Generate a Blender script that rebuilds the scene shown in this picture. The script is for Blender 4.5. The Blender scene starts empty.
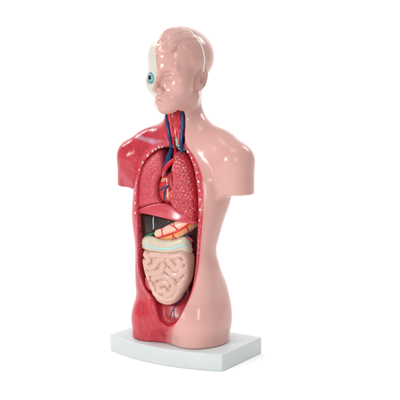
import bpy, math, random, time
import numpy as np
from mathutils import Vector
T0 = time.time()
S = 0.001                      # one design unit is a millimetre
scene = bpy.context.scene
COL = scene.collection

# ------------------------------------------------------------------ camera model
TH = math.radians(33.1); DIST = 1000.0; CH = 284.6; FPX = 970.0; PITCH = 0.1222; OX = 15.3
CAM = np.array([DIST*math.sin(TH), -DIST*math.cos(TH), CH])
RT = np.array([math.cos(TH), math.sin(TH), 0.0])
FW0 = np.array([-math.sin(TH), math.cos(TH), 0.0])
FW = FW0*math.cos(PITCH) - np.array([0, 0, 1.0])*math.sin(PITCH)
UP = np.cross(RT, FW)

def rays(px):
    """directions of view through measured photograph points (400 px frame)"""
    px = np.atleast_2d(np.asarray(px, float))
    a = (px[:, 0]-200-FPX*(-OX)/DIST*1.0)/FPX
    b = (200-px[:, 1])/FPX
    a = (px[:, 0]-200)/FPX
    d = FW[None]+a[:, None]*RT[None]+b[:, None]*UP[None]
    return d/np.linalg.norm(d, axis=1, keepdims=True)
ORG = CAM + RT*OX
def march(px, f, t0=840.0, t1=1160.0):
    """where those lines of sight meet the surface f = 0"""
    d = rays(px); t = np.full(len(d), t0)
    for _ in range(90):
        p = ORG[None]+d*t[:, None]
        v = f(p[:, 0], p[:, 1], p[:, 2])
        t = np.minimum(t+np.clip(v, -4, 12)*0.7, t1)
    p = ORG[None]+d*t[:, None]
    return p
def zpy(py):
    return np.interp(-np.asarray(py, float), [-336, -296.1, -258.6, -211.2, -163.3, -114.8, -65.7, -21],
                     [17, 60, 100, 150, 200, 250, 300, 345])

# ------------------------------------------------------------------ fields
def smin(a, b, k):
    h = np.clip(0.5+0.5*(b-a)/k, 0, 1)
    return b+(a-b)*h-k*h*(1-h)
def smax(a, b, k): return -smin(-a, -b, k)
def sstep(a, b, x):
    t = np.clip((x-a)/(b-a), 0, 1); return t*t*(3-2*t)
def ell(x, y, z, c, r):
    k = np.sqrt(((x-c[0])/r[0])**2+((y-c[1])/r[1])**2+((z-c[2])/r[2])**2)
    return (k-1)*min(r)
def cone(x, y, z, a, b, ra, rb):
    a = np.array(a, float); b = np.array(b, float); d = b-a
    t = np.clip(((x-a[0])*d[0]+(y-a[1])*d[1]+(z-a[2])*d[2])/(d@d), 0, 1)
    return np.sqrt((x-a[0]-t*d[0])**2+(y-a[1]-t*d[1])**2+(z-a[2]-t*d[2])**2)-(ra+(rb-ra)*t)

# torso rows: height, half width seen from the photograph's side, half depth, centre in depth
_c, _s, _q = math.cos(TH), math.sin(TH), 2.4/1.4
ROWS = []
for z, H, d, yc in [(14, 49.5, 34, -9), (56, 47.0, 34, -9.5), (77, 47.6, 32.5, -12), (98, 44.8, 28.5, -16.5), (114, 42.0, 27, -20.5),
                    (130, 45.4, 29, -18.5), (146, 48.6, 32, -16), (161, 51.4, 34, -9.5), (177, 52.2, 34.5, -6), (192, 48, 33.5, -5.5)]:
    a = ((H**_q-(d*_s)**_q)**(1/_q))/_c
    ROWS.append((z, a, d, yc))
ROWS += [(205, 42, 28.5, -3), (216, 34.5, 24, -2.5), (227, 25.5, 20.5, -2.5), (238, 19.5, 18.6, -3), (250, 17.6, 18.3, -3.5), (300, 17.5, 18.5, -2.5)]
ROWS = np.array(ROWS)
_zz = np.arange(0, 345, 1.0)
def _sm(v):
    w = np.interp(_zz, ROWS[:, 0], v); k = np.hanning(29); k /= k.sum()
    return np.convolve(np.pad(w, 14, mode='edge'), k, 'valid')
ZA, ZD, ZC = _sm(ROWS[:, 1]), _sm(ROWS[:, 2]), _sm(ROWS[:, 3])
ZCUT = 172.5
def body(x, y, z):
    a = np.interp(z, _zz, ZA); d = np.interp(z, _zz, ZD); yc = np.interp(z, _zz, ZC)
    p = 2.4
    k = (np.abs(x/a)**p+np.abs((y-yc)/d)**p)**(1/p)
    f = (k-1)*np.minimum(a, d)
    f = smax(f, 32-z, 10)
    ax = np.abs(x)
    # thighs
    lk = np.sqrt(((ax-25.6)/27.3)**2+((y+9.0)/34.5)**2)
    leg = (lk-1)*27.3
    leg = smax(leg, z-58, 22)
    f = smin(f, leg, 10)
    f = smin(f, cone(x, y, z, (0, -18, 60), (0, -15, 14), 21, 20), 12)
    # chest
    f = smin(f, ell(ax, y, z, (26, 20, 190), (19, 13, 26)), 12)
    f = smin(f, ell(ax, y, z, (20, 6, 58), (22, 18, 26)), 16)
    # shoulders and arm stumps
    arm = smin(cone(ax, y, z, (10, 2, 238), (46, -2, 218), 12, 15.5), cone(ax, y, z, (42, -2, 217), (60, -4, 204.5), 16, 19), 12)
    st = cone(ax, y, z, (62.8, -3.6, 205), (64.6, -3.6, 160), 19, 17.6)
    st = smax(st, ZCUT-z, 2.5)
    f = smin(f, arm, 16)
    f = smin(f, st, 7)
    f = smax(f, z-284, 8)
    return smax(f, 17.6-z, 1.6)

DEL = math.radians(-5.5); HC = (-0.6, -8.2)
_hc, _hs = math.cos(DEL), math.sin(DEL)
def hloc(x, y):
    # head turned a little further to the figure's right
    X = x-HC[0]; Y = y-HC[1]
    return X*_hc+Y*_hs, -X*_hs+Y*_hc
def hworld(u, v):
    return u*_hc-v*_hs+HC[0], u*_hs+v*_hc+HC[1]
VS = 3.6
def vs(z): return VS-np.clip(z-298, 0, 60)*0.21
def head_base(u, v, z):
    au = np.abs(u)
    f = ell(u, v, z, (0, 1.8, 309.3), (29.8, 37.2, 29.2))
    f = smin(f, ell(u, v, z, (0, -12, 303), (24, 23, 28)), 6)
    f = smin(f, ell(u, v, z, (0, -11, 282), (23, 20.5, 29)), 7)
    f = smin(f, ell(au, v, z, (15.5, -19.6, 281), (9, 9, 9)), 12)
    f = smin(f, ell(u, v, z, (0, -16, 265), (17, 15, 11)), 8)
    f = smin(f, cone(au, v, z, (16.6, -1, 268.5), (6, -24, 259.8), 6.5, 6), 9)
    f = smin(f, ell(u, v, z, (0, -26.5, 259.6), (9, 7.5, 6.5)), 5)
    return f
def face(u, v, z):
    au = np.abs(u)
    f = head_base(u, v, z)
    # brow
    f = smin(f, cone(au, v, z, (4.5, -32.9, 294.8), (16.5, -27.6, 296.6), 2.6, 1.7), 6.5)
    # eye hollow
    f = smax(f, -ell(au, v, z, (12.2, -37.0, 288.4), (8.8, 8.6, 5.8)), 4.5)
    f = smin(f, ell(au, v, z, (12.6, -25.0, 287.6), (8.0, 6.9, 5.8)), 2.2)
    # lids: a thin fold above, a slit below
    lid = np.sqrt((z-(290.6-((au-12.6)/8.8)**2*3.2))**2)
    f = f+0.55*np.exp(-(lid/0.7)**2)*np.exp(-((au-12.6)/7.6)**4)*sstep(-14, -22, v)
    lid = np.abs(z-(286.0-1.3*np.cos((au-12.6)/6)))
    f = f+0.45*np.exp(-(lid/0.65)**2)*np.exp(-((au-12.6)/7.2)**4)*sstep(-14, -22, v)
    # nose
    f = smin(f, cone(u, v, z, (0, -28.5, 292), (0, -30.5, 277), 4.2, 4.7), 4.0)
    f = smin(f, cone(u, v, z, (0, -32.5, 291), (0, -39.3, 277.5), 2.5, 3.0), 4.0)
    f = smin(f, ell(u, v, z, (0, -39.0, 276.3), (3.7, 3.6, 3.1)), 2.2)
    f = smin(f, ell(au, v, z, (4.6, -35.6, 275.6), (2.7, 3.8, 2.7)), 1.8)
    # mouth
    f = smin(f, ell(u, v, z, (0, -26.8, 266.5), (13, 8.2, 9)), 8)
    f = smin(f, ell(u, v-0.019*u*u, z, (0, -35.3, 268.0), (9.4, 3.3, 2.7)), 2.4)
    f = smin(f, ell(u, v-0.021*u*u, z, (0, -34.9, 263.2), (8.4, 3.5, 2.9)), 2.4)
    slit = np.abs(z-265.8+0.006*u*u)
    f = f+0.85*np.exp(-(slit/0.7)**2)*np.exp(-(u/8.4)**4)*sstep(-20, -30, v)
    f = f+0.5*np.exp(-((z-259.6)/1.6)**2)*np.exp(-(u/7)**2)*sstep(-20, -30, v)
    f = f+0.5*np.exp(-((u)/1.1)**2)*np.exp(-((z-272)/2.0)**2)*sstep(-20, -30, v)
    # ear
    du, dv, dz = au-24.5, v-3.2, z-287.2
    t = 0.25
    ev = dv*math.cos(t)-dz*math.sin(t)*0.6; ez = dz*math.cos(t)+dv*math.sin(t)*0.6
    el_ = np.sqrt((ev/5.3)**2+(ez/9.7)**2)
    plate = np.sqrt(np.maximum((el_-1)*6.3, 0)**2+(du-0.16*dv)**2)-1.6
    rim = np.sqrt(((el_-0.93)*6.8)**2+(du-0.16*dv-1.7)**2)-1.35
    rim = np.where(ez < -7.5, rim+(-7.5-ez)*0.2, rim)
    ear = smin(plate, rim, 0.9)
    ear = smin(ear, cone(au, v, z, (26.0, 4.6, 293.7), (26.0, 5.2, 284.7), 0.9, 1.0), 1.0)
    ear = smin(ear, cone(au, v, z, (26.0, 5.2, 284.7), (25.4, 2.0, 280.3), 1.0, 1.4), 1.2)
    ear = smax(ear, -ell(au, v, z, (26.6, 2.6, 286.2), (2.6, 2.3, 4.2)), 1.0)
    ear = smin(ear, ell(au, v, z, (24.4, -1.2, 286.2), (2.0, 2.0, 2.6)), 1.2)
    f = smin(f, ear, 0.9)
    return f
def hairline(u, v):
    """height of the hair edge round the head, high on the forehead, low at the side"""
    ang = np.degrees(np.arctan2(np.abs(u), -v))
    return np.interp(ang, [0, 12, 25, 35, 45, 58, 68, 78, 95, 120, 180], [311.5, 310.5, 311.5, 317, 318, 311, 300, 297, 297, 282, 276])
def hair_d(u, v, z):
    return z-hairline(u, v)
def head(x, y, z):
    u, v = hloc(x, y)
    f = face(u, v, z)
    h = hair_d(u, v, z)
    ang = np.degrees(np.arctan2(u, -v))
    sw = 1.2+9*sstep(30, 50, np.abs(ang))
    w = np.clip(.5+.5*h/sw, 0, 1); w = w*w*(3-2*w)
    side = 1-sstep(322, 334, z)
    fr = np.exp(-((ang-16)/28.0)**2)*sstep(-.8, 2.8, h)*(1-sstep(9, 30, h))
    top = np.exp(-((u+2)/20.0)**2-((v+21)/13.0)**2)*sstep(318, 332, z)
    comb = np.sin(z*0.66-u*0.30+0.9*np.sin(u*.14+1))*0.42+np.sin(z*1.25-u*.5+1.7*np.sin(u*.1))*0.15
    f = f-w*(0.9+comb*(v < 6)*np.exp(-((u-4)/20.0)**2)*sstep(6, -6, v)*(1-sstep(326, 336, z)*.8))-fr*2.0-top*1.2
    f = f+0.4*np.exp(-((ang-36-(z-318)*1.0)/4.5)**2)*sstep(312, 317, z)*(1-sstep(320, 328, z))
    nk = body(x, y, z)
    kk = 2.5+6.5*sstep(-16, -4, v)
    f = smin(f, nk, kk)
    return f
def figure(x, y, z):
    b = body(x, y, z)
    if np.ndim(z) == 0 or z.size == 0: return b
    m = z > 236
    if m.any():
        b = np.array(b); b[m] = head(x[m], y[m], z[m])
    return b

# ------------------------------------------------------------------ 2-D outlines
def spline(P, n=8, closed=True):
    P = np.asarray(P, float); N = len(P); out = []
    rng = range(N if closed else N-1)
    for i in rng:
        if closed: a, b, c, d = P[i-1], P[i], P[(i+1) % N], P[(i+2) % N]
        else: a, b, c, d = P[max(i-1, 0)], P[i], P[i+1], P[min(i+2, N-1)]
        for k in range(n):
            t = k/n
            out.append(0.5*((2*b)+(-a+c)*t+(2*a-5*b+4*c-d)*t*t+(-a+3*b-3*c+d)*t**3))
    if not closed: out.append(P[-1])
    return np.array(out)
class Map2:
    """a table over the frontal plane, read with bilinear interpolation"""
    def __init__(s, x0, x1, z0, z1, h, fn):
        s.x0, s.z0, s.h = x0, z0, h
        s.nx, s.nz = int((x1-x0)/h)+2, int((z1-z0)/h)+2
        X, Z = np.meshgrid(x0+np.arange(s.nx)*h, z0+np.arange(s.nz)*h, indexing='ij')
        s.v = fn(X, Z).astype(np.float64)
    def __call__(s, x, z):
        i = np.clip((x-s.x0)/s.h, 0, s.nx-1.001); j = np.clip((z-s.z0)/s.h, 0, s.nz-1.001)
        a = i.astype(np.int64); b = j.astype(np.int64); i = i-a; j = j-b
        v = s.v
        return (v[a, b]*(1-i)+v[a+1, b]*i)*(1-j)+(v[a, b+1]*(1-i)+v[a+1, b+1]*i)*j
def poly_sd(P):
    def fn(X, Z):
        d = np.full(X.shape, 1e9); s = np.zeros(X.shape, bool)
        for k in range(len(P)):
            a, b = P[k-1], P[k]; e = b-a
            wx, wz = X-a[0], Z-a[1]
            t = np.clip((wx*e[0]+wz*e[1])/max(e@e, 1e-9), 0, 1)
            d = np.minimum(d, (wx-t*e[0])**2+(wz-t*e[1])**2)
            c = ((a[1] > Z) != (b[1] > Z))
            with np.errstate(divide='ignore', invalid='ignore'):
                s ^= c & (X < (b[0]-a[0])*(Z-a[1])/(b[1]-a[1]+1e-12)+a[0])
        return np.where(s, -np.sqrt(d), np.sqrt(d))
    return fn
def line_d(lines):
    def fn(X, Z):
        d = np.full(X.shape, 1e9)
        for P in lines:
            for k in range(1, len(P)):
                a, b = P[k-1], P[k]; e = b-a
                t = np.clip(((X-a[0])*e[0]+(Z-a[1])*e[1])/max(e@e, 1e-9), 0, 1)
                d = np.minimum(d, (X-a[0]-t*e[0])**2+(Z-a[1]-t*e[1])**2)
        return np.sqrt(d)
    return fn
def outline(px, off=0.0, smooth=True, n=6):
    f = lambda x, y, z: body(x, y, z)+off
    q = spline(px, n) if smooth else np.asarray(px, float)
    P = march(q, f)
    return P[:, [0, 2]]

# cavity opening, measured along the rim
CAVPX = [(136.9, 182), (139.8, 169), (144, 160), (151.5, 152.5), (161, 147.5), (169, 145), (167.5, 133), (165.8, 120), (166, 108), (175, 104), (184.5, 108),
         (184.8, 125), (184, 138), (183.4, 147.5), (188.3, 156.5), (192.4, 168), (195.2, 182), (196.8, 200), (196.6, 222), (195.4, 245), (194.2, 266), (192, 283),
         (188.2, 297), (182.5, 310), (176.5, 321), (168, 326.3), (159.5, 321), (155.5, 310), (151.5, 299), (144.6, 288), (139.8, 274), (137.6, 255), (136.8, 230), (136.2, 205)]
CAV = outline(CAVPX, 0.0)
cav2 = Map2(-75, 75, 10, 275, 0.5, poly_sd(CAV))
_cdz = np.arange(10, 290, 1.0)
_cdv = np.interp(_cdz, [26, 36, 46, 56, 66, 80, 214, 226, 236, 262], [2.0, 5.5, 8, 12, 17, 21, 20, 11, 8.5, 8])
_cdv = np.convolve(np.pad(_cdv, 6, mode='edge'), np.hanning(13)/np.hanning(13).sum(), 'valid')
def cavdepth(z):
    return np.interp(z, _cdz, _cdv)
def cavity(x, y, z, s=None):
    if s is None: s = body(x, y, z)
    f = smax(cav2(x, z), -(s+cavdepth(z)), 4.0)
    return np.maximum(f, y+3.0)

# edge of the skin half: x against height
SKPX = [(184.9, 110), (185, 125), (184.6, 138), (186.5, 146.5), (193, 155.5), (198.5, 167), (202, 180), (202.8, 200), (201.8, 222), (200.2, 240), (198.6, 260),
        (196, 277), (191.5, 293), (186, 304.5), (179.5, 317), (173, 327), (169.5, 333), (168, 342)]
_sk = march(spline(SKPX, 6, closed=False), body)
_o = np.argsort(_sk[:, 2]); SKZ, SKX = _sk[_o, 2], _sk[_o, 0]
def skin_edge(x, y, z):
    """> 0 on the skin side"""
    xb = np.interp(z, SKZ, SKX)
    u, v = hloc(x, y)
    front = 1-sstep(-14, 2, y)
    lo = x-xb*front
    return np.where(z > np.interp(v, [-27, -20], [247.5, 258.0]), u+0.0, lo)

def skin_f(x, y, z):
    f = figure(x, y, z)
    e = skin_edge(x, y, z)
    u, v = hloc(x, y)
    e = np.where((v > vs(z)) & (z > 262), 50.0, e)
    f = smax(f, -e, 0.9)
    slot = np.maximum(np.abs(v-vs(z))-1.2, 294-z)       # < 0 inside the slot
    slot = np.maximum(slot, -(f+2.2))
    f = np.maximum(f, -slot)
    return f
def seam_f(x, y, z):
    u, v = hloc(x, y)
    f = np.maximum(figure(x, y, z)+0.22, np.abs(v-vs(z))-1.3)
    return np.maximum(f, 290-z)
def muscle_f(x, y, z):
    s = body(x, y, z)
    off = 0.75*sstep(20, 60, z)+0.05
    f = s+off
    c = cavity(x, y, z, s)
    f = f-0.9*np.exp(-((cav2(x, z)-1.8)/1.5)**2)*(y < 0)*(1-sstep(90, 112, z))*(1-sstep(-14, -6, x))
    f = smax(f, -c, 1.6)
    return np.maximum(f, z-262)
def skull_f(x, y, z):
    u, v = hloc(x, y)
    au = np.abs(u)
    f = head_base(u, v, z)-0.3
    f = smin(f, cone(au, v, z, (4, -31, 294), (18, -24, 294), 2.5, 2.2), 4)
    f = smax(f, -ell(u, v, z, (-13.2, -35, 287.4), (6.8, 12, 6.3)), 1.5)
    f = smax(f, -ell(u, v, z, (-2.5, -36, 277), (5, 6, 6)), 2)
    f = smin(f, ell(u, v, z, (0, -27.5, 266), (11, 7, 8)), 4)
    f = np.maximum(f, u-0.3)
    f = f+1.7*(1-sstep(268, 284, z))*sstep(0, -6, u)+.6*(1-sstep(268, 284, z))
    f = np.maximum(f, v-vs(z)+0.2)
    return np.maximum(f, 249.5-z)

# ------------------------------------------------------------------ surface extraction
def grid_eval(f, lo, n, h):
    """evaluate on a grid, finely only near the surface"""
    q = 4
    nc = [int(math.ceil(k/q))+1 for k in n]
    ax = [lo[i]+np.arange(nc[i])*h*q+h*(q-1)/2 for i in range(3)]
    X, Y, Z = np.meshgrid(*ax, indexing='ij')
    c = f(X.ravel(), Y.ravel(), Z.ravel()).reshape(X.shape)
    near = np.abs(c) < h*q*2.3
    out = np.where(c > 0, 1e3, -1e3).astype(np.float32)
    for a in range(3): out = np.repeat(out, q, axis=a)
    idx = np.argwhere(near)
    o = np.stack(np.meshgrid(*[np.arange(q)]*3, indexing='ij'), -1).reshape(-1, 3)
    step = 20000
    for i in range(0, len(idx), step):
        I = (idx[i:i+step, None, :]*q+o[None]).reshape(-1, 3)
        P = np.asarray(lo)[None]+I*h
        out[I[:, 0], I[:, 1], I[:, 2]] = f(P[:, 0], P[:, 1], P[:, 2])
    return out
_CN = np.array([(i, j, k) for i in (0, 1) for j in (0, 1) for k in (0, 1)])
_ED = [(a, b) for a in range(8) for b in range(a+1, 8) if np.abs(_CN[a]-_CN[b]).sum() == 1]
def grad(f, P, e=0.12):
    g = np.zeros_like(P)
    for s in ((1, -1, -1), (-1, -1, 1), (-1, 1, -1), (1, 1, 1)):
        s = np.array(s, float)
        v = f(P[:, 0]+s[0]*e, P[:, 1]+s[1]*e, P[:, 2]+s[2]*e)
        g += v[:, None]*s[None]
    return g/(4*e)
def extract(f, lo, hi, h, newton=2):
    lo = np.asarray(lo, float); n = [int((hi[i]-lo[i])/h)+1 for i in range(3)]
    V = grid_eval(f, lo, n, h); n = V.shape
    ins = V < 0
    cnt = np.zeros([k-1 for k in n], np.int8)
    for c in _CN: cnt += ins[c[0]:n[0]-1+c[0], c[1]:n[1]-1+c[1], c[2]:n[2]-1+c[2]]
    act = (cnt > 0) & (cnt < 8)
    C = np.argwhere(act)
    idx = np.full(act.shape, -1, np.int32); idx[act] = np.arange(len(C))
    vals = np.clip(np.stack([V[C[:, 0]+c[0], C[:, 1]+c[1], C[:, 2]+c[2]] for c in _CN], 1), -3*h, 3*h)
    acc = np.zeros((len(C), 3)); w = np.zeros(len(C))
    for a, b in _ED:
        va, vb = vals[:, a], vals[:, b]; m = (va < 0) != (vb < 0)
        t = np.where(m, va/np.where(m, va-vb, 1), 0)
        p = _CN[a][None]+(_CN[b]-_CN[a])[None]*t[:, None]
        acc += p*m[:, None]; w += m
    P = lo+(C+acc/w[:, None])*h
    Q = []
    for a in range(3):
        b, c = [(1, 2), (2, 0), (0, 1)][a]
        sl0 = [slice(None)]*3; sl1 = [slice(None)]*3
        sl0[a] = slice(0, n[a]-1); sl1[a] = slice(1, n[a])
        A = ins[tuple(sl0)]; B = ins[tuple(sl1)]
        E = np.argwhere(A != B)
        ok = (E[:, b] > 0) & (E[:, c] > 0) & (E[:, b] < n[b]-1) & (E[:, c] < n[c]-1)
        E = E[ok]
        s = A[E[:, 0], E[:, 1], E[:, 2]]
        eb = np.zeros(3, int); eb[b] = 1; ec = np.zeros(3, int); ec[c] = 1
        g = lambda D: idx[D[:, 0], D[:, 1], D[:, 2]]
        q = np.stack([g(E-eb-ec), g(E-ec), g(E), g(E-eb)], 1)
        q[~s] = q[~s][:, ::-1]
        Q.append(q)
    Q = np.concatenate(Q); Q = Q[(Q >= 0).all(1)]
    nrm = None
    for it in range(newton):
        g = grad(f, P); L = np.linalg.norm(g, axis=1, keepdims=True)
        v = f(P[:, 0], P[:, 1], P[:, 2])[:, None]
        stp = np.clip(v/np.maximum(L, .3), -h*.6, h*.6)*g/np.maximum(L, 1e-6)
        P = P-stp
    g = grad(f, P, 0.2*max(h, .5)); nrm = g/np.maximum(np.linalg.norm(g, axis=1, keepdims=True), 1e-6)
    return P, Q, nrm

def link(name, P, Q, nrm=None, mat=None, parent=None, colors=None, smooth=True):
    used = np.unique(Q); remap = np.zeros(len(P), np.int64); remap[used] = np.arange(len(used))
    P = P[used]; Q = remap[Q]
    me = bpy.data.meshes.new(name)
    me.vertices.add(len(P)); me.vertices.foreach_set('co', (P*S).astype(np.float32).ravel())
    k = Q.shape[1]
    me.loops.add(len(Q)*k); me.loops.foreach_set('vertex_index', Q.astype(np.int32).ravel())
    me.polygons.add(len(Q)); me.polygons.foreach_set('loop_start', np.arange(0, len(Q)*k, k, dtype=np.int32))
    me.polygons.foreach_set('loop_total', np.full(len(Q), k, np.int32))
    me.update(calc_edges=True); me.validate()
    me.polygons.foreach_set('use_smooth', np.full(len(me.polygons), smooth, bool))
    if colors is not None:
        c = colors[used] if len(colors) == len(remap) else colors
        at = me.color_attributes.new('paint', 'FLOAT_COLOR', 'POINT')
        c4 = np.concatenate([c, np.ones((len(c), 1))], 1).astype(np.float32)
        at.data.foreach_set('color', c4.ravel())
    if nrm is not None and len(me.polygons) == len(Q):
        me.normals_split_custom_set_from_vertices(nrm[used].astype(float).tolist())
    if mat: me.materials.append(mat)
    o = bpy.data.objects.new(name, me); COL.objects.link(o)
    if parent: o.parent = parent
    return o

# ------------------------------------------------------------------ materials
def lin(r, g, b):
    f = lambda c: (c/255/12.92 if c/255 < .04045 else ((c/255+.055)/1.055)**2.4)
    return np.array([f(r), f(g), f(b)])*0.88
def material(name, color=(.8, .8, .8), rough=.25, paint=False, mottle=.06, mscale=60, bump=0.0, bscale=400, bump_kind='noise',
             spec=.5, coat=0.0, stretch=(1, 1, 1), dirt=None, sss=0.0):
    m = bpy.data.materials.new(name); m.use_nodes = True
    nt = m.node_tree; N = nt.nodes; L = nt.links; b = N['Principled BSDF']
    tc = N.new('ShaderNodeTexCoord'); mp = N.new('ShaderNodeMapping'); mp.inputs['Scale'].default_value = stretch
    L.new(tc.outputs['Object'], mp.inputs[0])
    nz = N.new('ShaderNodeTexNoise'); nz.inputs['Scale'].default_value = mscale; nz.inputs['Detail'].default_value = 5
    L.new(mp.outputs[0], nz.inputs['Vector'])
    if paint:
        at = N.new('ShaderNodeVertexColor'); at.layer_name = 'paint'; base = at.outputs['Color']
    else:
        rgb = N.new('ShaderNodeRGB'); rgb.outputs[0].default_value = (*color, 1); base = rgb.outputs[0]
    mr = N.new('ShaderNodeMapRange'); mr.inputs[1].default_value = .3; mr.inputs[2].default_value = .7
    mr.inputs[3].default_value = 1-mottle; mr.inputs[4].default_value = 1+mottle
    L.new(nz.outputs['Fac'], mr.inputs[0])
    mx = N.new('ShaderNodeVectorMath'); mx.operation = 'SCALE'
    L.new(base, mx.inputs[0]); L.new(mr.outputs[0], mx.inputs['Scale'])
    out = mx.outputs[0]
    if dirt is not None:       # sparse flecks of another paint
        col, sc, lo_, hi_ = dirt
        n2 = N.new('ShaderNodeTexNoise'); n2.inputs['Scale'].default_value = sc; n2.inputs['Detail'].default_value = 3
        L.new(mp.outputs[0], n2.inputs['Vector'])
        r2 = N.new('ShaderNodeMapRange'); r2.inputs[1].default_value = lo_; r2.inputs[2].default_value = hi_
        L.new(n2.outputs['Fac'], r2.inputs[0])
        mm = N.new('ShaderNodeMix'); mm.data_type = 'RGBA'
        L.new(r2.outputs[0], mm.inputs['Factor']); L.new(out, mm.inputs['A']); mm.inputs['B'].default_value = (*col, 1)
        out = mm.outputs['Result']
    L.new(out, b.inputs['Base Color'])
    rr = N.new('ShaderNodeMapRange'); rr.inputs[1].default_value = .3; rr.inputs[2].default_value = .7
    rr.inputs[3].default_value = rough*.82; rr.inputs[4].default_value = rough*1.2
    L.new(nz.outputs['Fac'], rr.inputs[0]); L.new(rr.outputs[0], b.inputs['Roughness'])
    b.inputs['Specular IOR Level'].default_value = spec
    b.inputs['Coat Weight'].default_value = coat; b.inputs['Coat Roughness'].default_value = .08
    if sss:
        b.inputs['Subsurface Weight'].default_value = sss; b.inputs['Subsurface Scale'].default_value = .003
        b.inputs['Subsurface Radius'].default_value = (1, .5, .35)
    if bump:
        if bump_kind == 'noise':
            t = N.new('ShaderNodeTexNoise'); t.inputs['Scale'].default_value = bscale; t.inputs['Detail'].default_value = 3
            h = t.outputs['Fac']
        else:
            t = N.new('ShaderNodeTexVoronoi'); t.inputs['Scale'].default_value = bscale; h = t.outputs['Distance']
        L.new(mp.outputs[0], t.inputs['Vector'])
        bp = N.new('ShaderNodeBump'); bp.inputs['Strength'].default_value = 1.0; bp.inputs['Distance'].default_value = bump*S
        L.new(h, bp.inputs['Height']); L.new(bp.outputs[0], b.inputs['Normal'])
    return m

SKIN = lin(213, 163, 154)
M = {}
M['skin'] = material('skin plastic', SKIN, .19, True, .04, 25, .10, 90, spec=.40)
M['muscle'] = material('painted muscle', (.5, .1, .1), .17, True, .12, 70, .3, 130, spec=.5, stretch=(1.6, 1.6, .6))
M['cavity'] = material('cavity paint', (.5, .1, .1), .32, True, .15, 90, .25, 120, spec=.4)
M['skull'] = material('bone plastic', lin(212, 206, 190), .3, False, .05, 40, .15, 150)
M['seam'] = material('seam white', lin(238, 236, 228), .4)
M['lung_fine'] = material('lung paint', lin(198, 66, 80), .22, False, .12, 220, .2, 420, 'noise', dirt=(lin(214, 104, 116), 300, .62, .85))
M['lung'] = material('lung glossy paint', lin(196, 50, 64), .12, False, .12, 160, .2, 420, 'noise', coat=1)
M['paint'] = material('organ paint', (.5, .1, .1), .22, True, .06, 120, .12, 260)
M['red'] = material('artery red', lin(204, 20, 32), .22, False, .08, 200)
M['blue'] = material('vein blue', lin(16, 52, 104), .24, False, .15, 200)
M['darkblue'] = material('coronary blue', lin(28, 62, 96), .25)
M['trachea'] = material('cartilage green', lin(176, 214, 196), .3, False, .08, 200)
M['green'] = material('gallbladder green', lin(22, 112, 72), .25, False, .15, 150)
M['liver'] = material('liver brown', lin(42, 26, 22), .26, False, .25, 90, .9, 70, spec=.4)
M['cyan'] = material('pale cyan', lin(170, 210, 210), .35)
M['eye'] = material('eyeball cyan', (1, 1, 1), .15, True, .02)
M['colon'] = material('colon tan', lin(208, 192, 168), .26, False, .06, 90, .3, 120)
M['gut'] = material('intestine pink', lin(216, 174, 160), .24, False, .04, 60, .15, 160, sss=.0)
M['fleck'] = material('rib end', lin(222, 214, 196), .35, False, .1, 300)
M['gap_shade'] = material('gap shade', lin(52, 16, 20), .3)  # shade of the gap at the upper rim, as a dark colour
M['base'] = material('base board plastic', lin(206, 211, 210), .42, False, .02, 30, .06, 700)

# ------------------------------------------------------------------ the model's root
def empty(name, loc):
    o = bpy.data.objects.new(name, None); COL.objects.link(o); o.location = loc; o.empty_display_size = .02
    return o
model = empty('anatomical_torso_model', (0, 0, 0))
model['label'] = 'glossy plastic human torso and head teaching model with exposed organs standing on a white board'
model['category'] = 'anatomy model'

# ------------------------------------------------------------------ skin half
def biggest(P, Q):
    lab = np.arange(len(P))
    while True:
        m = lab[Q].min(1); new = lab.copy()
        for k in range(4): np.minimum.at(new, Q[:, k], m)
        new = new[new]
        if (new == lab).all(): break
        lab = new
    c = np.bincount(lab[Q[:, 0]])
    return Q[lab[Q[:, 0]] == c.argmax()]
def add(name, f, lo, hi, h, mat, parent, colorfn=None):
    P, Q, N = extract(f, lo, hi, h)
    Q = biggest(P, Q)
    c = colorfn(P, N) if colorfn else None
    return link(name, P, Q, N, mat, parent, c)

def mix(a, b, t):
    t = np.asarray(t)[..., None]; return a*(1-t)+b*t
def vnoise(P, s, seed=0):
    """smooth value noise"""
    q = P*s; i = np.floor(q).astype(np.int64); f = q-i; f = f*f*(3-2*f)
    out = 0
    for c in _CN:
        j = i+c
        hsh = (j[:, 0]*73856093) ^ (j[:, 1]*19349663) ^ (j[:, 2]*83492791) ^ (seed*2654435761)
        hsh = (hsh ^ (hsh >> 13))*1274126177 & 0x7fffffff
        r = ((hsh ^ (hsh >> 16)) & 0xffff)/65535.0
        w = np.prod(np.where(c[None] == 1, f, 1-f), axis=1)
        out = out+w*r
    return out

P, Q, N = extract(skin_f, (-42, -56, 15), (84, 46, 345), 0.62)
U, Vv = hloc(P[:, 0], P[:, 1]); Z = P[:, 2]
col = np.tile(SKIN, (len(P), 1))
warm = lin(238, 188, 172)
e = skin_edge(P[:, 0], P[:, 1], Z)
red = lin(205, 66, 80)
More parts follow.
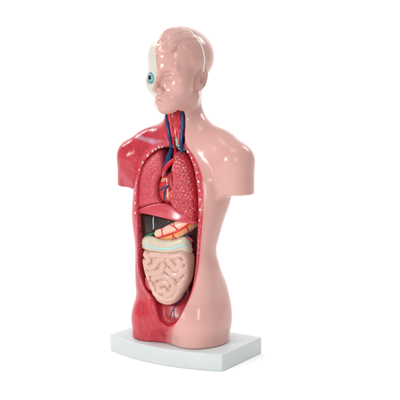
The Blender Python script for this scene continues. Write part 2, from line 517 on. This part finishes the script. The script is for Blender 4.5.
# red paint bleeding over the edge low in the groin and thin cream line along the cut
col = mix(col, np.tile(red, (len(P), 1)), (1-sstep(0, 9, e+3*vnoise(P, .25)))*(1-sstep(30, 44, Z))*(P[:, 1] < 0)*.9)
col = mix(col, np.tile(lin(222, 120, 128), (len(P), 1)), (1-sstep(.2, 2.6, e))*(Z < 235)*(P[:, 1] < 0)*.7)
fc = Q.shape[0]; ctr = P[Q].mean(1)
cu, cv = hloc(ctr[:, 0], ctr[:, 1]); cz = ctr[:, 2]
low = cz < 244+np.clip((ctr[:, 1]+8)*0.55, -2, 26)
chin = (cz > 249.5) & (cv < -8)
is_head = (~low) | chin
is_head &= cz > 243
cap = is_head & (cv > vs(cz)) & (cz > 292)
hair = is_head & ~cap & (hair_d(cu, cv, cz) > 0)
au = np.abs(cu)
ear = is_head & ~cap & ~hair & (((cv-3.2)/7.6)**2+((cz-287.2)/12)**2 < 1) & (au > 22.6)
facem = is_head & ~cap & ~hair & ~ear
torso = link('skin_half', P, Q[~is_head], N, M['skin'], model, col)
torso['label'] = 'smooth pink skin covering of the figure\'s left side'
headO = link('head', P, Q[facem], N, M['skin'], model, col)
for nm, mk in (('hair', hair), ('ear', ear & (cu > 0)), ('ear', ear & (cu < 0)), ('skull_cap', cap)):
    link(nm, P, Q[mk], N, M['skin'], headO, col)
add('cap_seam', seam_f, (-38, -28, 286), (38, 20, 345), .4, M['seam'], headO)
add('skull', skull_f, (-42, -56, 250), (14, 14, 345), .6, M['skull'], headO)
print('skin', time.time()-T0, len(P))

def sphere_mesh(c, r, nu=48, nv=32, axis=(0, 0, 1)):
    c = np.asarray(c, float); ax = Vector(axis).normalized(); q = Vector((0, 0, 1)).rotation_difference(ax)
    P = []; Q = []
    for i in range(nv+1):
        t = math.pi*i/nv
        for j in range(nu):
            p = 2*math.pi*j/nu
            v = q @ Vector((math.sin(t)*math.cos(p), math.sin(t)*math.sin(p), math.cos(t)))
            P.append(c+np.array(v)*np.asarray(r))
    for i in range(nv):
        for j in range(nu):
            Q.append((i*nu+j, (i+1)*nu+j, (i+1)*nu+(j+1) % nu, i*nu+(j+1) % nu))
    return np.array(P), np.array(Q)
ew = hworld(-13.6, -25.5); gx = hworld(-13.6-0.10, -26.5)
gd = np.array([gx[0]-ew[0], gx[1]-ew[1], 0.0]); gd /= np.linalg.norm(gd)
Pe, Qe = sphere_mesh((ew[0], ew[1], 287.8), 5.6, axis=gd)
dd = ((Pe-np.array([ew[0], ew[1], 287.8])) @ gd)/5.6
ang = np.degrees(np.arccos(np.clip(dd, -1, 1)))
ce = np.tile(lin(112, 188, 196), (len(Pe), 1)); ce[ang > 70] = lin(215, 225, 220)
ce[ang < 24] = lin(8, 10, 12)
link('eyeball', Pe, Qe, None, M['eye'], headO, ce)

# ------------------------------------------------------------------ muscle half with the cavity
P, Q, N = extract(muscle_f, (-84, -54, 15), (84, 44, 263), 0.9)
s = body(P[:, 0], P[:, 1], P[:, 2]); d2 = cav2(P[:, 0], P[:, 2])
x, y, z = P.T
mus = lin(190, 46, 60); dark = lin(150, 34, 44); lining = lin(176, 40, 50); band = lin(200, 60, 76)
c = np.tile(mus, (len(P), 1))
_fz = (z+.35*x*sstep(150, 200, z))
st1 = .6*vnoise(np.stack([x+.25*_fz*sstep(170, 215, z), y, z*.14], 1), .8, 3)+.4*vnoise(np.stack([x+.25*_fz*sstep(170, 215, z), y, z*.12], 1), 1.7, 13)          # fibres
c = mix(c, np.tile(lin(226, 118, 128), (len(P), 1)), sstep(.5, .95, st1)*.26)
c = mix(c, np.tile(dark, (len(P), 1)), sstep(.45, .1, st1)*.35)
# pale tendon patch on the shoulder
tp = march([(149, 131), (136, 136), (151, 141), (163, 144)], body)
for (a, b, r) in ((tp[1], tp[2], 3.2), (tp[2], tp[3], 4.2)):
    dt = cone(x, y, z, a, b, 0, 0)
    c = mix(c, np.tile(lin(196, 160, 182), (len(P), 1)), (1-sstep(r*.3, r*1.3, dt+vnoise(P, .4, 5)))*.6)
tq = march([(121, 176), (124, 184), (130, 187)], body)
dt = cone(x, y, z, tq[0], tq[2], 0, 0)
c = mix(c, np.tile(lin(216, 120, 140), (len(P), 1)), (1-sstep(2, 9, dt))*.35)
front = (y < 0)
bandm = (1-sstep(5.5, 9, d2+2*vnoise(P, .35, 9)))*front*sstep(96, 118, z)*(z < 232)
bn = vnoise(P*np.array([1, 1, 1.0]), 1.1, 4)
c = mix(c, mix(np.tile(band, (len(P), 1)), np.tile(lin(240, 170, 176), (len(P), 1)), sstep(.62, .85, bn)*.5), bandm)
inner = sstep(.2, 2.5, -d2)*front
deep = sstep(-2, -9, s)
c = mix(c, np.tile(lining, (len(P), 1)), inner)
c = mix(c, np.tile(lin(66, 16, 24), (len(P), 1)), inner*deep*sstep(58, 78, z))  # deep lining darkened: dark paint plus shade put into the colour
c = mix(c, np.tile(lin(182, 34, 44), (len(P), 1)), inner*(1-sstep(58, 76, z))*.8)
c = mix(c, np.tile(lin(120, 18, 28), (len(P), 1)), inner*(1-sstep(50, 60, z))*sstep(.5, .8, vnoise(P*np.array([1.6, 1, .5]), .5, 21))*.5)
ed = -skin_edge(x, y, z)
c = mix(c, np.tile(lin(226, 132, 140), (len(P), 1)), (1-sstep(0, 8, ed+2.5*vnoise(P, .3, 6)))*(1-sstep(27, 46, z))*front*.8)
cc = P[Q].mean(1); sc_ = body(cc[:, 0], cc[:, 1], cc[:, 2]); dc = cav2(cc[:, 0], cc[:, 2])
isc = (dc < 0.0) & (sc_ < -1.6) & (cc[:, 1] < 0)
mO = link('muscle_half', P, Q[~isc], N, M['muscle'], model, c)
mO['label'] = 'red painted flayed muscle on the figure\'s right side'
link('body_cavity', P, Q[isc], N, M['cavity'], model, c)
print('muscle', time.time()-T0, len(P))

# ------------------------------------------------------------------ organs
def organ_field(px, off=3.0, r=5.0, depth=18.0, bulge=None, tilt=None):
    P2 = outline(px, off)
    lo = P2.min(0)-8; hi = P2.max(0)+8
    m = Map2(lo[0], hi[0], lo[1], hi[1], .4, poly_sd(P2))
    def f(x, y, z):
        s = body(x, y, z)
        o = off if tilt is None else off+tilt(x, z)
        if bulge is not None: o = o-bulge(x, z)
        a = m(x, z)+r; b = s+o+r
        out = np.minimum(np.maximum(a, b), 0)+np.sqrt(np.maximum(a, 0)**2+np.maximum(b, 0)**2)-r
        out = np.maximum(out, -(s+off+depth))
        return np.maximum(out, y-6)
    P3 = march(px, lambda x, y, z: body(x, y, z)+off)
    b0 = (lo[0]+3, P3[:, 1].min()-10, lo[1]+3); b1 = (hi[0]-3, 8, hi[1]-3)
    return f, b0, b1, m
def tube(name, pts, r, mat, parent, f=None, lift=.0, closed=False, n=10, sub=6, taper=True):
    """a round cord through measured points laid on surface f"""
    q = spline(pts, sub, closed=False)
    if f is not None: P = march(q, f)
    else: P = q
    rr = np.interp(np.linspace(0, 1, len(P)), np.linspace(0, 1, len(np.atleast_1d(r))), np.atleast_1d(r))
    if f is not None:
        g = grad(f, P); g /= np.linalg.norm(g, axis=1, keepdims=True); P = P+g*lift
    T = np.gradient(P, axis=0); T /= np.linalg.norm(T, axis=1, keepdims=True)
    ref = np.array([0.1, 1, 0.05]); A = np.cross(T, ref); A /= np.linalg.norm(A, axis=1, keepdims=True); B = np.cross(T, A)
    ang = np.arange(n)*2*math.pi/n
    V = (P[:, None]+rr[:, None, None]*(np.cos(ang)[None, :, None]*A[:, None]+np.sin(ang)[None, :, None]*B[:, None])).reshape(-1, 3)
    k = len(P); F = []
    for i in range(k-1):
        for j in range(n): F.append((i*n+j, i*n+(j+1) % n, (i+1)*n+(j+1) % n, (i+1)*n+j))
    V = np.concatenate([V, P[:1]-T[:1]*rr[0]*.7, P[-1:]+T[-1:]*rr[-1]*.7])
    a, b = k*n, k*n+1
    F = [tuple(t) for t in F]
    for j in range(n):
        F.append((a, (j+1) % n, j, a)); F.append((b, (k-1)*n+j, (k-1)*n+(j+1) % n, b))
    me = bpy.data.meshes.new(name)
    me.from_pydata((V*S).tolist(), [], [tuple(dict.fromkeys(t)) for t in F]); me.update()
    me.polygons.foreach_set('use_smooth', np.ones(len(me.polygons), bool))
    me.materials.append(mat)
    o = bpy.data.objects.new(name, me); COL.objects.link(o); o.parent = parent
    return o
def joined(name, specs, mat, parent, f):
    """several branching cords of one vessel as one mesh"""
    obs = [tube(name, p, r, mat, None, f, lf) for p, r, lf in specs]
    V = []; F = []
    for o in obs:
        b = len(V); V += [v.co[:] for v in o.data.vertices]; F += [tuple(b+i for i in p.vertices) for p in o.data.polygons]
        me = o.data; bpy.data.objects.remove(o); bpy.data.meshes.remove(me)
    me = bpy.data.meshes.new(name); me.from_pydata(V, [], F); me.update()
    me.polygons.foreach_set('use_smooth', np.ones(len(me.polygons), bool)); me.materials.append(mat)
    o = bpy.data.objects.new(name, me); COL.objects.link(o); o.parent = parent
    return o

rnd = np.random.RandomState(7)
def lobules(x0, x1, z0, z1, cell, h, elong=1.0, seed=1, dome=False, jit=.34):
    """raised scale-like lobules"""
    rs = np.random.RandomState(seed)
    gx = np.arange(x0, x1, cell); gz = np.arange(z0, z1, cell*elong*.86)
    C = []
    for j, b in enumerate(gz):
        for a in gx: C.append((a+(j % 2)*cell/2+rs.uniform(-jit, jit)*cell, b+rs.uniform(-jit, jit)*cell))
    C = np.array(C)
    def fn(X, Z):
        d1 = np.full(X.shape, 1e9); d2 = np.full(X.shape, 1e9); cz1 = np.zeros(X.shape)
        for cx_, cz_ in C:
            i0 = max(int((cx_-3*cell-x0+4)/.2), 0); i1 = int((cx_+3*cell-x0+4)/.2)+1
            j0 = max(int((cz_-3*cell-z0+4)/.2), 0); j1 = int((cz_+3*cell-z0+4)/.2)+1
            d = np.sqrt((X[i0:i1, j0:j1]-cx_)**2+((Z[i0:i1, j0:j1]-cz_)/elong)**2)
            a = d1[i0:i1, j0:j1]; b = d2[i0:i1, j0:j1]
            nb = np.minimum(b, np.maximum(a, d)); na = np.minimum(a, d)
            cz1[i0:i1, j0:j1] = np.where(d < a, cz_, cz1[i0:i1, j0:j1])
            d1[i0:i1, j0:j1] = na; d2[i0:i1, j0:j1] = nb
        e = np.clip((d2-d1)/cell, 0, 1)
        if dome: return h*(1-np.exp(-e*3.2))*(.72+.55*np.clip((cz1-Z)/cell, -.7, .7))
        return h*(1-np.exp(-e*3.2))
    return Map2(x0-4, x1+4, z0-4, z1+4, .2, fn)

# lungs
LP = [(173, 152.4), (176.5, 150.8), (182, 154), (187, 162.5), (190.4, 174), (193.4, 190), (195.4, 207), (195, 219), (190, 222), (181, 216.5), (172, 210.5), (167.5, 204),
      (165.6, 196), (168.8, 186), (169.4, 178), (168, 171), (170.4, 160)]
f, b0, b1, mL = organ_field(LP, 2.0, 9, 17, lobules(-20, 50, 120, 225, 4.0, 1.7, 1.05, 3, True, .27))
lf_left = f
o = add('lung', f, b0, b1, .45, M['lung'], model); o['label'] = 'lung with coarse glistening lobules beside the skin half'
RP = [(159.6, 149.5), (160.6, 160), (160.2, 172), (157.5, 176.5), (155.3, 183), (155, 192), (156.4, 199), (158.2, 203.5), (152, 205), (142, 207.6), (135, 211),
      (133.6, 200), (134.2, 186), (137.6, 171), (142.6, 161), (150, 153.6), (155, 150.4)]
lobR = lobules(-64, 0, 120, 225, 2.4, .38, 1.0, 9, False, .42)
f, b0, b1, mR = organ_field(RP, 3.2, 6, 14, lobR)
o = add('lung', f, b0, b1, .5, M['lung_fine'], model); o['label'] = 'lung with fine matt speckle on the muscle side'
print('lungs', time.time()-T0)

# heart
HP = [(160.5, 175.5), (165, 171.5), (170.5, 172), (172, 180), (173, 192), (171.5, 202), (166, 204.5), (160.2, 203), (156.8, 197.5), (156, 189), (157.4, 181)]
hf, b0, b1, mH = organ_field(HP, 6.5, 8, 14)
def heartcol(P, N):
    c = np.tile(lin(196, 50, 58), (len(P), 1))
    q = march([(163.5, 177.5), (169.5, 196), (160, 190)], hf)
    n = vnoise(P, .35, 2)*3
    for k, r, cl in ((0, 6.5, lin(226, 160, 118)), (1, 5.2, lin(226, 160, 92))):
        d = np.linalg.norm((P-q[k])*np.array([1.2, .6, .8]), axis=1)+n
        c = mix(c, np.tile(cl, (len(P), 1)), 1-sstep(r*.6, r*1.05, d))
    return c
heart = add('heart', hf, b0, b1, .5, M['paint'], model, heartcol)
joined('coronary_vein', [([(156.5, 188.5), (160, 190), (164, 187.5), (168.6, 185)], [.7, .9, .7], .2), ([(168, 186), (165.6, 190), (164.4, 196), (164.2, 202)], [1.2, .9, .6], .2)],
       M['darkblue'], heart, hf)
joined('coronary_artery', [([(159, 184), (163, 182.5), (168, 183)], [.5, .7, .5], .2), ([(159.5, 179), (160.5, 184), (159, 189)], [.5, .6, .4], .2),
                            ([(168.5, 186.5), (170, 191)], [.6, .8], .3), ([(163, 192), (163.4, 198), (162.5, 203)], [.7, .9, .7], .1)], M['red'], heart, hf)
lvl = lambda o_: (lambda x, y, z: body(x, y, z)+o_)
tube('aorta', [(163.2, 177), (164.2, 172), (167, 166.5), (171, 162.2), (174.5, 159.5)], [1.9, 2.3, 2.5, 2.4, 2.0], M['red'], heart, lvl(4.2), 0)
joined('vena_cava', [([(171.5, 141), (171.2, 150), (168.8, 158), (166.2, 166), (164.8, 173)], [2.1, 2.5, 2.9, 2.9, 2.2], 0),
                     ([(167.5, 157), (171, 159)], [1.8, 1.4], 1.0), ([(167.2, 171), (166.4, 176)], [1.5, 1.1], 2.6)], M['blue'], heart, lvl(7.0))
joined('great_artery', [([(175.6, 141), (175.3, 150), (174.4, 158)], [1.5, 1.5, 1.5], 0)], M['red'], heart, lvl(6.0))

# diaphragm
DP = [(133.6, 211.5), (144, 206.5), (158, 203.5), (167, 205), (176, 210), (188, 217), (196.6, 223.5), (190, 224.6), (176, 221.8), (160, 217.8), (145, 214.4), (134.5, 213.6)]
dfd, b0, b1, _m = organ_field(DP, 3.6, 2.4, 15)
add('diaphragm', dfd, b0, b1, .5, M['paint'], model,
    lambda P, N: mix(np.tile(lin(196, 66, 78), (len(P), 1)), np.tile(lin(216, 104, 116), (len(P), 1)), sstep(.3, 1, vnoise(P*np.array([.3, 1, 1]), .25, 8))*.5))
# liver
VP = [(136, 213), (147, 214), (158, 216), (168, 218), (175, 221), (170, 224.5), (161, 229), (151, 233), (143, 236.5), (137.6, 237.4), (136, 228)]
vf, b0, b1, _m = organ_field(VP, 6.0, 4, 14)
liver = add('liver', vf, b0, b1, .5, M['liver'], model)
tube('ligament', [(153.7, 216.5), (153.2, 221), (153.6, 225), (153.3, 229)], [.55, .65, .55], M['cyan'], liver, vf, 0)
GP = [(140, 236.4), (146, 233), (151.5, 231.6), (153, 234), (149, 238), (143.5, 239)]
gf, b0, b1, _m = organ_field(GP, 7.2, 2.6, 8)
add('gallbladder', gf, b0, b1, .5, M['green'], model)
# stomach
SP = [(151.6, 233.5), (153.6, 230), (160, 227.6), (168, 223.6), (176, 220.4), (185, 219.4), (191.6, 220), (189.2, 225.5), (184.5, 231.5), (180, 236), (175, 239.4), (165, 240.4), (157, 239.4), (152.8, 237)]
sf, b0, b1, mS = organ_field(SP, 3.6, 6.5, 10)
gl = [(153, 237.6), (160, 237.2), (168, 234.8), (178, 231), (186, 226), (193, 219.8)]
def stomcol(P, N):
    c = np.tile(lin(238, 186, 168), (len(P), 1))
    q = march(spline(gl, 8, closed=False), sf)
    d = np.full(len(P), 1e9); sd = np.zeros(len(P))
    for k in range(len(q)):
        dk = np.linalg.norm(P-q[k], axis=1); m = dk < d; d[m] = dk[m]; sd[m] = (P[m, 2]-q[k, 2])
    t = np.where(sd < 0, sstep(7, 2.5, d), sstep(3.4, .8, d)*.8)
    return mix(c, np.tile(lin(240, 144, 48), (len(P), 1)), t*(.75+.25*vnoise(P, .4, 3)))
stomach = add('stomach', sf, b0, b1, .5, M['paint'], model, stomcol)
joined('gastric_artery', [(gl, [.55, .8, 1.0, 1.0, .9, .6], .2),
       ([(162.6, 236.8), (161.8, 231), (160.4, 226.6)], [.8, .55, .35], .1), ([(161.8, 231), (164, 227.4)], [.45, .3], .1),
       ([(178.5, 230.8), (174.4, 227), (169.6, 224.6)], [.8, .6, .35], .1), ([(174.6, 227), (173.4, 223)], [.5, .35], .1),
       ([(186, 227), (188, 230), (188.2, 233)], [.7, .6, .4], .1), ([(172, 233.4), (174, 237), (177, 238.8)], [.8, .7, .4], .1),
       ([(173.6, 236), (172, 238.8)], [.5, .4], .1)], M['red'], stomach, sf)
# colon
CP = [(141, 238), (146, 236), (153, 237.6), (162, 239.4), (172, 239.6), (179, 237.6), (183, 237.4), (185.4, 240), (186.8, 246), (187.4, 252), (186, 254.4), (182.6, 253),
      (176, 254), (163, 255), (150, 252.6), (142, 250), (140.6, 244)]
cf, b0, b1, _m = organ_field(CP, 4.2, 4.6, 5.5)
colon = add('colon', cf, b0, b1, .5, M['colon'], model)
tube('colon_band', [(140.6, 242.6), (146, 245.6), (153, 247.8), (161, 248.8), (171, 248.4), (179, 246.4), (184.6, 245.2), (187.6, 246.4)], [1.2, 1.3, 1.3, 1.3, 1.4, 1.5, 1.3], M['cyan'], colon, cf, -.75)
# small intestine
IP = [(142.6, 250), (152, 251.5), (165, 252.6), (178, 252), (182, 250.4), (187, 255), (188.6, 266), (187.8, 279), (184.6, 288), (180.6, 294.6), (176.6, 301), (169.6, 305), (161, 303.4),
      (154.6, 298), (150.6, 291), (147.6, 281), (144.6, 270), (143, 260)]
COILS = [
 [(145, 255), (148.5, 259), (146, 264), (149, 268), (154, 266), (157, 261), (163, 259)],
 [(151, 254.5), (158, 255), (166, 256), (174, 256), (181, 254), (187, 256.5)],
 [(149, 273), (155, 273), (161, 271), (163, 265)],
 [(168, 261), (172, 266), (176, 269), (180, 264.5), (178, 260.5)],
 [(186, 262), (189, 268), (186.5, 272), (182.5, 270.5), (178.5, 275), (173, 275), (167.5, 270)],
 [(190, 276.5), (185, 279.5), (181.5, 283), (183.5, 288)],
 [(153, 279), (159, 276.5), (166, 277), (171.6, 281), (173.6, 287), (171, 293), (165, 295.5)],
 [(167.5, 284), (162.5, 282.6), (158.4, 285.5), (158.6, 290.5), (164, 290.5)],
 [(150, 284), (152.5, 289), (155, 294.5), (160, 298.5), (168, 300.5), (175, 298), (179, 292), (179.5, 285)],
 [(188, 283.5), (184, 292)],
]
COILS += [[(154, 300.5), (161, 304), (169, 305.5), (176.5, 302), (181.5, 296), (185.6, 289), (188, 281)], [(185.4, 256.5), (187.8, 264), (187.2, 271), (187.6, 277)], [(143.5, 262), (145, 271), (147.6, 279)]]
cl = []
for q in COILS:
    g = march(spline(q, 5, closed=False), lvl(2.5)); cl.append(g[:, [0, 2]])
lo = np.concatenate(cl).min(0)-8; hi = np.concatenate(cl).max(0)+8
dm = Map2(lo[0], hi[0], lo[1], hi[1], .25, line_d(cl))
def coil_b(x, z):
    d = dm(x, z)+.35*np.sin(x*.9+z*.5)*np.sin(z*.8-x*.3); R = 3.8
    return 3.4*np.sqrt(np.clip(1-(d/R)**2, 0.02, 1))
if_, b0, b1, _m = organ_field(IP, 4.4, 5, 6, coil_b)
add('small_intestine', if_, b0, b1, .42, M['gut'], model)
# caecum
KP = [(144.6, 277.4), (148, 279), (151, 283), (152, 288), (149.6, 291.4), (146.4, 288), (144.4, 283)]
kf, b0, b1, _m = organ_field(KP, 2.2, 2.6, 8, lobules(-60, 0, 40, 110, 1.6, .5, 1, 5))
add('caecum', kf, b0, b1, .4, M['lung'], model)
joined('splenic_vessel', [([(186, 235.5), (189, 236.4), (191, 239), (191.6, 243)], [.8, 1, .9, .6], 0)], M['blue'], model, lvl(7))
joined('renal_artery', [([(187.5, 238), (190.5, 238.6), (192.6, 241)], [.7, .8, .6], 0)], M['red'], model, lvl(5.6))
print('organs', time.time()-T0)

# neck
NP = [(165, 105), (186, 105), (186, 122), (184.6, 134), (180.6, 137.5), (171.4, 137.5), (168.4, 132), (165.5, 118)]
ringn = Map2(-60, 60, 200, 275, .4, lambda X, Z: .45*np.exp(-((X+1.5*np.sin(Z*.3))/2.2)**2)+.3*np.sin(X*1.1+np.sin(Z*.35)))
nf, b0, b1, _m = organ_field(NP, 2.4, 2.0, 8, ringn)
add('larynx', nf, b0, b1, .5, M['paint'], model, lambda P, N: mix(mix(np.tile(lin(190, 44, 56), (len(P), 1)), np.tile(lin(226, 120, 130), (len(P), 1)),
    sstep(.55, .85, vnoise(P*np.array([1.4, 1, .5]), .5, 4))), np.tile(lin(130, 16, 24), (len(P), 1)), sstep(.4, .15, vnoise(P, .45, 11))*.7))
TP = [(172.4, 135.4), (178.6, 135.6), (178.8, 142), (180.5, 146), (184, 150), (179, 150.5), (175.4, 146.5), (174.4, 142)]
ringm = Map2(-60, 60, 200, 250, .25, lambda X, Z: .35*np.sin(Z*3.2))
tf, b0, b1, _m = organ_field(TP, 4.0, 2.2, 7, ringm)
add('trachea', tf, b0, b1, .4, M['trachea'], model)
tube('jugular_vein', [(166.6, 106), (167.0, 120), (168.6, 130), (170.2, 139), (171.6, 147)], [1.9, 1.9, 1.9, 1.9, 1.8], M['blue'], model, lvl(2.2), 0)
tube('jugular_vein', [(182.0, 106), (182.6, 118), (182.8, 128), (181.8, 136), (181.2, 145), (182, 152)], [2.2, 2.3, 2.3, 2.0, 1.8, 1.6], M['blue'], model, lvl(2.9), 0)
tube('carotid_artery', [(169.4, 106), (170.2, 120), (171.8, 130), (173.2, 139), (174, 148)], [1.5, 1.5, 1.5, 1.4, 1.3], M['red'], model, lvl(3.0), 0)
tube('carotid_artery', [(178.8, 106), (179.3, 120), (179.2, 130), (179.0, 139), (179, 144)], [1.9, 1.9, 1.8, 1.5, 1.1], M['red'], model, lvl(3.3), 0)
tube('rim_gap_shade', [(157, 150.4), (163, 147.6), (171, 146.6), (177, 147.0), (181, 148.6)], [.3, .65, .8, .7, .4],  # dark cord standing in for the shadowed gap along the upper rim
     M['gap_shade'], model, lvl(2.6), 0)

# cut rib ends along the rim
dots = [(162.3, 146.6), (158.9, 147.0), (155.6, 149.2), (152.6, 151.0), (147.6, 155.6), (142.8, 162.4), (139.4, 170), (136.3, 183), (135.5, 193.4), (135.2, 203), (135.2, 213.2),
        (187.8, 151.8), (191.6, 158), (194.6, 165), (197.0, 172.6), (198.6, 181.6), (199.6, 190.6), (200.1, 199.6), (200, 209.8), (199.6, 220.4)]
Pd = march(dots, lambda x, y, z: muscle_f(x, y, z))
for i, p in enumerate(Pd):
    g = grad(muscle_f, p[None])[0]; g /= np.linalg.norm(g)
    Ps, Qs = sphere_mesh((0, 0, 0), 1, 20, 14)
    Ps = Ps*np.array([1.0, .75, 1.3])*rnd.uniform(.8, 1.15)*(1+.10*np.sin(Ps[:, [0]]*3+Ps[:, [2]]*2+i))
    link('rib_end', Ps+p-g*.15, Qs, None, M['fleck'], model)

# pelvic vessels
pf = lambda x, y, z: muscle_f(x, y, z)
joined('iliac_vein', [([(186, 293.5), (181, 300), (176, 305), (171.4, 313), (170.2, 318)], [.7, .75, .6, .45, .25], .1), ([(173.4, 308.5), (174, 314), (174.2, 320)], [.45, .4, .25], .1)], M['blue'], model, pf)
joined('iliac_artery', [([(152.2, 297.4), (150.4, 302), (151.6, 309), (153, 314)], [.6, .5, .4, .25], 0)], M['red'], model, pf)

# ------------------------------------------------------------------ base board
def base_board():
    W, D, H, B, R = 141.0, 78.4, 17.4, 15.0, 2.2
    w, d = W/2, D/2
    pts = []
    n = 40
    cy = ((w*w)-(B*B))/(2*B); rad = cy+B       # the curved front
    for i in range(n+1):
        x = -w+2.0+(W-4.0)*i/n
        pts.append((x, -d-(math.sqrt(rad*rad-x*x)-cy)))
    pts += [(w-.6, -d-.2), (w, -d+1.6)]
    for k in range(5):
        a = math.pi/2*k/4; pts.append((w-2+2*math.cos(a), d-2+2*math.sin(a)))
    for k in range(5):
        a = math.pi/2+math.pi/2*k/4; pts.append((-w+2+2*math.cos(a), d-2+2*math.sin(a)))
    pts += [(-w, -d+1.6), (-w+.6, -d-.2)]
    pts = np.array(pts)
    c = np.array([0, -3.0])
    rings = []
    prof = [(0.6, 0.0), (0.0, 0.6), (0.0, H-1.3), (.15, H-.75), (.45, H-.35), (.9, H-.1), (1.5, H)]
    T = np.roll(pts, -1, 0)-np.roll(pts, 1, 0); Nn = np.stack([T[:, 1], -T[:, 0]], 1); Nn /= np.linalg.norm(Nn, axis=1, keepdims=True)
    V = []; F = []
    k = len(pts)
    for ins, z in prof:
        q = pts-Nn*ins
        V += [(a, b, z) for a, b in q]
    for r in range(len(prof)-1):
        for j in range(k): F.append((r*k+j, r*k+(j+1) % k, (r+1)*k+(j+1) % k, (r+1)*k+j))
    F.append(tuple((len(prof)-1)*k+j for j in range(k))); F.append(tuple(reversed(range(k))))
    me = bpy.data.meshes.new('base_board'); me.from_pydata([(a*S, b*S, c_*S) for a, b, c_ in V], [], F); me.update()
    me.polygons.foreach_set('use_smooth', np.ones(len(me.polygons), bool))
    me.materials.append(M['base'])
    me.set_sharp_from_angle(angle=math.radians(35))
    o = bpy.data.objects.new('base_board', me); COL.objects.link(o); o.parent = model
base_board()

# ------------------------------------------------------------------ white studio sweep
def sweep():
    m = bpy.data.materials.new('white sweep'); m.use_nodes = True
    b = m.node_tree.nodes['Principled BSDF']; b.inputs['Base Color'].default_value = (.92, .92, .92, 1); b.inputs['Roughness'].default_value = .8
    b.inputs['Specular IOR Level'].default_value = .1
    nz = m.node_tree.nodes.new('ShaderNodeTexNoise'); nz.inputs['Scale'].default_value = 3
    mr = m.node_tree.nodes.new('ShaderNodeMapRange'); mr.inputs[3].default_value = .91; mr.inputs[4].default_value = .93
    m.node_tree.links.new(nz.outputs['Fac'], mr.inputs[0]); m.node_tree.links.new(mr.outputs[0], b.inputs['Base Color'])
    prof = [(-1.6, 0), (1.0, 0)]
    for k in range(1, 17):
        a = math.pi/2*k/16; prof.append((1.0+.8*math.sin(a), .8-.8*math.cos(a)))
    prof.append((1.8, 3.2))
    V = []; F = []
    for i, (d, z) in enumerate(prof):
        for s_ in (-2.6, 2.6):
            p = FW0*d+RT*s_; V.append((p[0], p[1], z))
    for i in range(len(prof)-1): F.append((2*i, 2*i+1, 2*i+3, 2*i+2))
    me = bpy.data.meshes.new('tabletop'); me.from_pydata(V, [], F); me.update()
    me.polygons.foreach_set('use_smooth', np.ones(len(me.polygons), bool)); me.materials.append(m)
    o = bpy.data.objects.new('backdrop', me); COL.objects.link(o); o['kind'] = 'structure'
sweep()

# ------------------------------------------------------------------ lamps
def area(name, right, back, z, size, power, target=(0, 0, .18), sy=None, color=(1, 1, 1)):
    l = bpy.data.lights.new(name, 'AREA'); l.energy = power; l.shape = 'RECTANGLE'; l.size = size; l.size_y = sy or size; l.color = color
    o = bpy.data.objects.new(name, l); COL.objects.link(o)
    p = RT*right+FW0*back; o.location = (p[0], p[1], z)
    o.rotation_euler = (Vector(target)-Vector(o.location)).to_track_quat('-Z', 'Y').to_euler()
    return o
area('key_softbox', -1.2, -1.05, .62, .19, 12, sy=.36)
area('fill_softbox', .25, -1.5, .62, .16, 2.6, sy=.45)
area('top_softbox', 0, .1, 1.7, 1.6, 4.4, (0, 0, 0))
l = area('foreground_fill', 0, -.42, 1.0*.75, .5, .8, (-RT[0]*0-FW0[0]*.42, -FW0[1]*.42, 0), sy=.4); l.data.spread = math.radians(75)  # added light, whitens the floor in front of the base
for s_ in (-1, 1):
    p = FW0*1.8
    area('backdrop_fill', s_*1.3, .9, 1.6, .8, 22, (p[0], p[1], .6))  # added pair, only to bring the sweep up to white
w = bpy.data.worlds.new('World'); scene.world = w; w.use_nodes = True
w.node_tree.nodes['Background'].inputs[0].default_value = (.96, .98, 1, 1); w.node_tree.nodes['Background'].inputs[1].default_value = .42

# ------------------------------------------------------------------ camera
cd = bpy.data.cameras.new('camera'); co = bpy.data.objects.new('camera', cd); COL.objects.link(co)
co.location = ORG*S
from mathutils import Matrix
co.rotation_euler = Matrix(((RT[0], UP[0], -FW[0]), (RT[1], UP[1], -FW[1]), (RT[2], UP[2], -FW[2]))).to_euler()
cd.sensor_width = 36; cd.lens = 36*FPX/400; cd.clip_start = .01; cd.clip_end = 50
scene.camera = co
scene.view_settings.view_transform = 'Standard'; scene.view_settings.look = 'None'
scene.view_settings.exposure = 0.04; scene.view_settings.gamma = 1
print('done', time.time()-T0)
